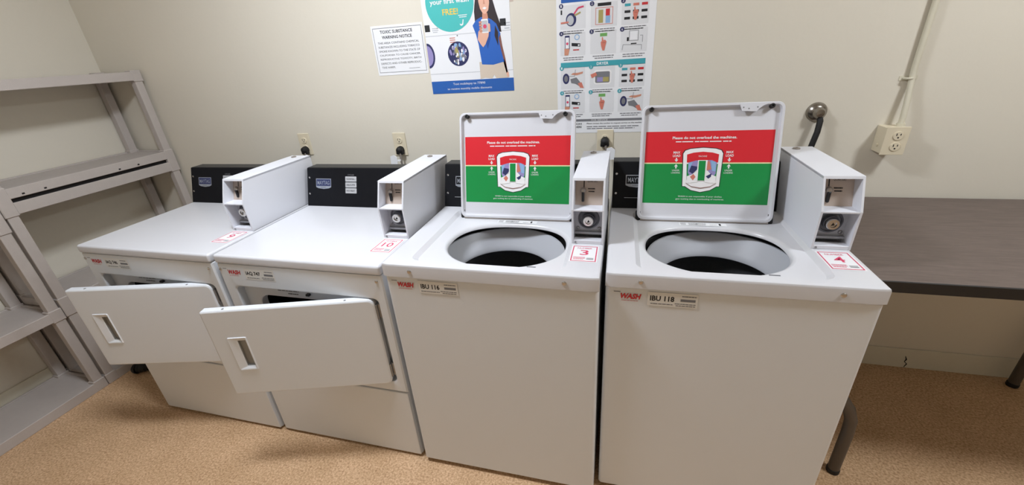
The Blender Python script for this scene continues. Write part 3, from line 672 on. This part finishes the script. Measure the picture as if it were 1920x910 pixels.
p.line([(a+.004, c+.012), (a+.02, c+.032), (a+.042, c+.036)], .006, 'ink_pink', 3); p.line([(a+.006, c+.006), (a+.03, c+.016)], .006, 'ink_olive', 3); p.line([(a-.05, c-.018), (a-.018, c-.016)], .006, 'ink_orange', 4); p.rect(a-.05, a-.044, c+.012, c+.028, 'ink_black', 2)
a, c = cols[1], rows[0]; p.frame(a-.034, a+.034, c-.034, c+.026, .002, 'ink_orange', 2); p.rect(a-.026, a+.026, c+.031, c+.042, 'ink_black', 2); p.rect(a-.022, a-.004, c-.028, c+.018, 'ink_olive', 2); p.rect(a+.006, a+.022, c-.004, c+.02, 'ink_red', 2); p.rect(a+.006, a+.024, c-.03, c-.004, 'ink_lightblue', 2)
keys(cols[2], rows[0]); phone(cols[0], rows[1])
for rr_ in (1, 3): a, c = cols[1], rows[rr_]; p.rect(a-.014, a+.014, c+.022, c+.034, 'ink_leaf', 2); hand(a, c-.006, 1.1)
a, c = cols[2], rows[1]; p.frame(a-.02, a+.016, c-.002, c+.036, .0015, 'ink_grey', 2); p.rect(a-.016, a+.012, c+.002, c+.032, 'paper', 2); p.rect(a-.012, a+.01, c-.014, c-.01, 'ink_black', 2); p.rect(a-.028, a-.021, c-.002, c+.012, 'ink_black', 2); p.line([(a-.045, c-.034), (a-.042, c-.014), (a+.03, c-.018), (a+.03, c-.036)], .0015, 'ink_grey', 2); p.line([(a+.022, c+.016), (a+.032, c+.016), (a+.032, c-.008)], .0015, 'ink_grey', 2)
arm_scene(cols[0], rows[2])
a, c = cols[1], rows[2]; p.rr(a-.036, a+.036, c-.028, c+.028, .01, 'decal_white', 2); p.rr(a-.03, a+.03, c-.022, c+.022, .006, 'ink_grey', 3); p.rect(a-.022, a+.002, c-.018, c, 'ink_lilac', 4); p.rect(a+.002, a+.026, c-.018, c, 'ink_olive', 4); p.poly([(a-.05, c+.012), (a-.028, c+.02), (a-.022, c+.008), (a-.044, c-.002)], 'ink_orange', 5)
keys(cols[2], rows[2]); phone(cols[0], rows[3]); arm_scene(cols[2], rows[3])
p.rect(.438, .8, 1.172, 1.182, 'ink_grey', 1); p.text('FOR SERVICE', .57, 1.1735, .07, .007, 'decal_white', 2)
p.text('SCAN', .5, 1.158, .028, .008, 'ink_black', 1, bold=.02); p.text('HERE', .502, 1.144, .026, .009, 'ink_black', 1, bold=.02)
p.text('Please contact the number to request service on the machines', .55, 1.158, .24, .0075, 'ink_black', 1, bold=.01)
p.words(.55, .775, 1.136, 1.153, 2, 'ink_grey', 1, 7)
p.build('print', t)
# scrap of tape beside the poster
tag(MB().box(.229, .245, WY-.001, WY, 1.66, 1.672, 'tan_plate').build('tape_scrap', angle=0), 'small brown scrap of old tape beside the promotional poster', 'tape')

# ------------------------------------------------------------------ outlets, plugs, conduit
def receptacle(b, x, y, z):
    for s in (.02, -.02):
        b.lathe((x, y, z+s), [(.0165, 0), (.0165, -.002), (.0155, -.003), (.0005, -.003)], 'outlet_ivory', 20, 'y')
        b.box(x-.0075, x-.005, y-.0036, y-.003, z+s, z+s+.009, 'slot_dark'); b.box(x+.005, x+.0075, y-.0036, y-.003, z+s+.001, z+s+.008, 'slot_dark')
        b.cyl((x, y-.003, z+s-.0065), (x, y-.0036, z+s-.0065), .0028, 'slot_dark', seg=10)
def outlet(x, z, label):
    t = empty('wall_outlet', (x, WY, z-.057)); tag(t, label, 'outlet', 'wall outlets behind the machines')
    MB().box(-.035, .035, -.006, 0, 0, .114, 'outlet_ivory', .003).build('cover_plate', t)
    b = MB(); receptacle(b, 0, -.006, .057); b.build('receptacle', t)
def plug(x, z, label, tagside=-1, drop=.3):
    t = empty('power_cord', (x, WY-.009, z)); tag(t, label, 'power cord', 'power cords plugged in behind the machines')
    MB().lathe((0, 0, 0), [(.019, 0), (.019, -.012), (.015, -.026), (.008, -.03), (.001, -.031)], 'rubber', 18, 'y', cap0=True).box(-.019, .019, -.022, -.002, -.022, -.004, 'rubber', .004).build('plug', t)
    MB().tube([(.004, -.02, -.014), (.008, -.03, -.06), (.014, -.032, -.13), (.01, -.03, -.2), (.0, -.03, -drop)], .005, 'cord_grey', 8).build('cord', t)
    MB().prism([(tagside*.026-.02, -.075), (tagside*.026+.018, -.072), (tagside*.026+.02, -.03), (tagside*.026+.004, -.018), (tagside*.026-.016, -.024)], -.044, -.041, 'paper', 'y').box(tagside*.026-.004 if tagside > 0 else tagside*.026+.0, .008 if tagside < 0 else tagside*.026+.004, -.0425, -.03, -.05, -.044, 'paper').build('cord_tag', t, angle=0, label='white paper tag on the cord')
outlet(-.953, 1.09, 'ivory wall outlet behind the coin box of the dryer beside the shelving'); plug(-.951, 1.062, 'black plug and grey cord half hidden behind the coin box near the shelving', 1)
outlet(-.385, 1.083, 'ivory wall outlet behind the console of dryer 10'); plug(-.382, 1.057, 'black plug and grey cord with white tag above the exposed black console', -1)
outlet(.632, 1.078, 'ivory wall outlet between the two open washer lids'); plug(.632, 1.086, 'black plug and cord in the outlet between the two washer lids', 1)
# surface box with conduit
t = empty('outlet_box', (1.682, WY, 1.033)); tag(t, 'ivory surface-mounted outlet box on the wall above the table', 'outlet')
MB().box(-.033, .033, -.07, 0, .003, .099, 'outlet_ivory', .003).build('box', t)
MB().box(-.0375, .0375, -.075, -.07, 0, .1025, 'outlet_ivory', .002).build('cover_plate', t)
b = MB(); receptacle(b, .003, -.075, .051); b.build('receptacle', t)
MB().lathe((-.033, -.035, .03), [(.006, 0), (.006, -.003), (.001, -.004)], 'outlet_ivory', 10, 'x').build('knockout', t)
t = empty('wall_conduit', (1.7, WY, 1.131)); tag(t, 'thin painted conduit running up the wall from the outlet box', 'conduit')
MB().tube([(0, -.04, -.004), (0, -.04, .03), (.001, -.034, .075), (.002, -.018, .15), (0, -.014, .2), (-.002, -.014, CZ-1.131)], .0095, 'conduit_paint', 12).build('pipe', t)
MB().cyl((0, -.04, -.001), (0, -.04, .012), .0135, 'conduit_paint', seg=14).build('connector', t)
for zz in (.165, .75):
    MB().box(-.03, .025, -.002, 0, zz-.008, zz+.008, 'conduit_paint').tube([(-.018, -.002, zz), (-.014, -.02, zz), (-.003, -.0245, zz), (.008, -.02, zz), (.012, -.002, zz)], .004, 'conduit_paint', 6).build('strap', t)
# chrome wall fitting with black hose
t = empty('hose_fitting', (1.432, WY, 1.186)); tag(t, 'chrome dome wall fitting with a black hose behind washer 4', 'pipe fitting')
MB().lathe((0, 0, 0), [(.036, 0), (.036, -.004), (.031, -.014), (.02, -.02), (.021, -.024), (.021, -.034), (.014, -.044), (.001, -.047)], 'old_chrome', 28, 'y', cap0=True).build('dome', t)
MB().tube([(.006, -.026, -.016), (.008, -.034, -.03), (.004, -.042, -.07), (-.008, -.048, -.13), (-.014, -.05, -.25), (-.014, -.05, -.34)], .0105, 'rubber', 12).build('hose', t)
# hose on the floor between shelving and dryer
t = empty('floor_hose', (-1.7, -.4, 0)); tag(t, 'short dark ribbed hose lying on the floor between shelving and dryer', 'hose')
pts = [(-.115, -.225, .03), (-.09, -.215, .03), (-.05, -.18, .03), (-.01, -.1, .03), (.02, .05, .03), (.05, .25, .03), (.09, .44, .03)]
P = []
for (a, c) in zip(pts, pts[1:]):
    n = max(2, int((Vector(c)-Vector(a)).length/.006))
    for k in range(n): P.append(Vector(a).lerp(Vector(c), k/n))
MB().tube(P, [.028 if k % 2 else .0245 for k in range(len(P))], 'rubber', 12).build('ribbed_tube', t)
MB().lathe((-.12, -.227, .03), [(.03, 0), (.03, .012), (.026, .014)], 'black_plastic', 16, 'x', cap0=True).build('end_cuff', t)
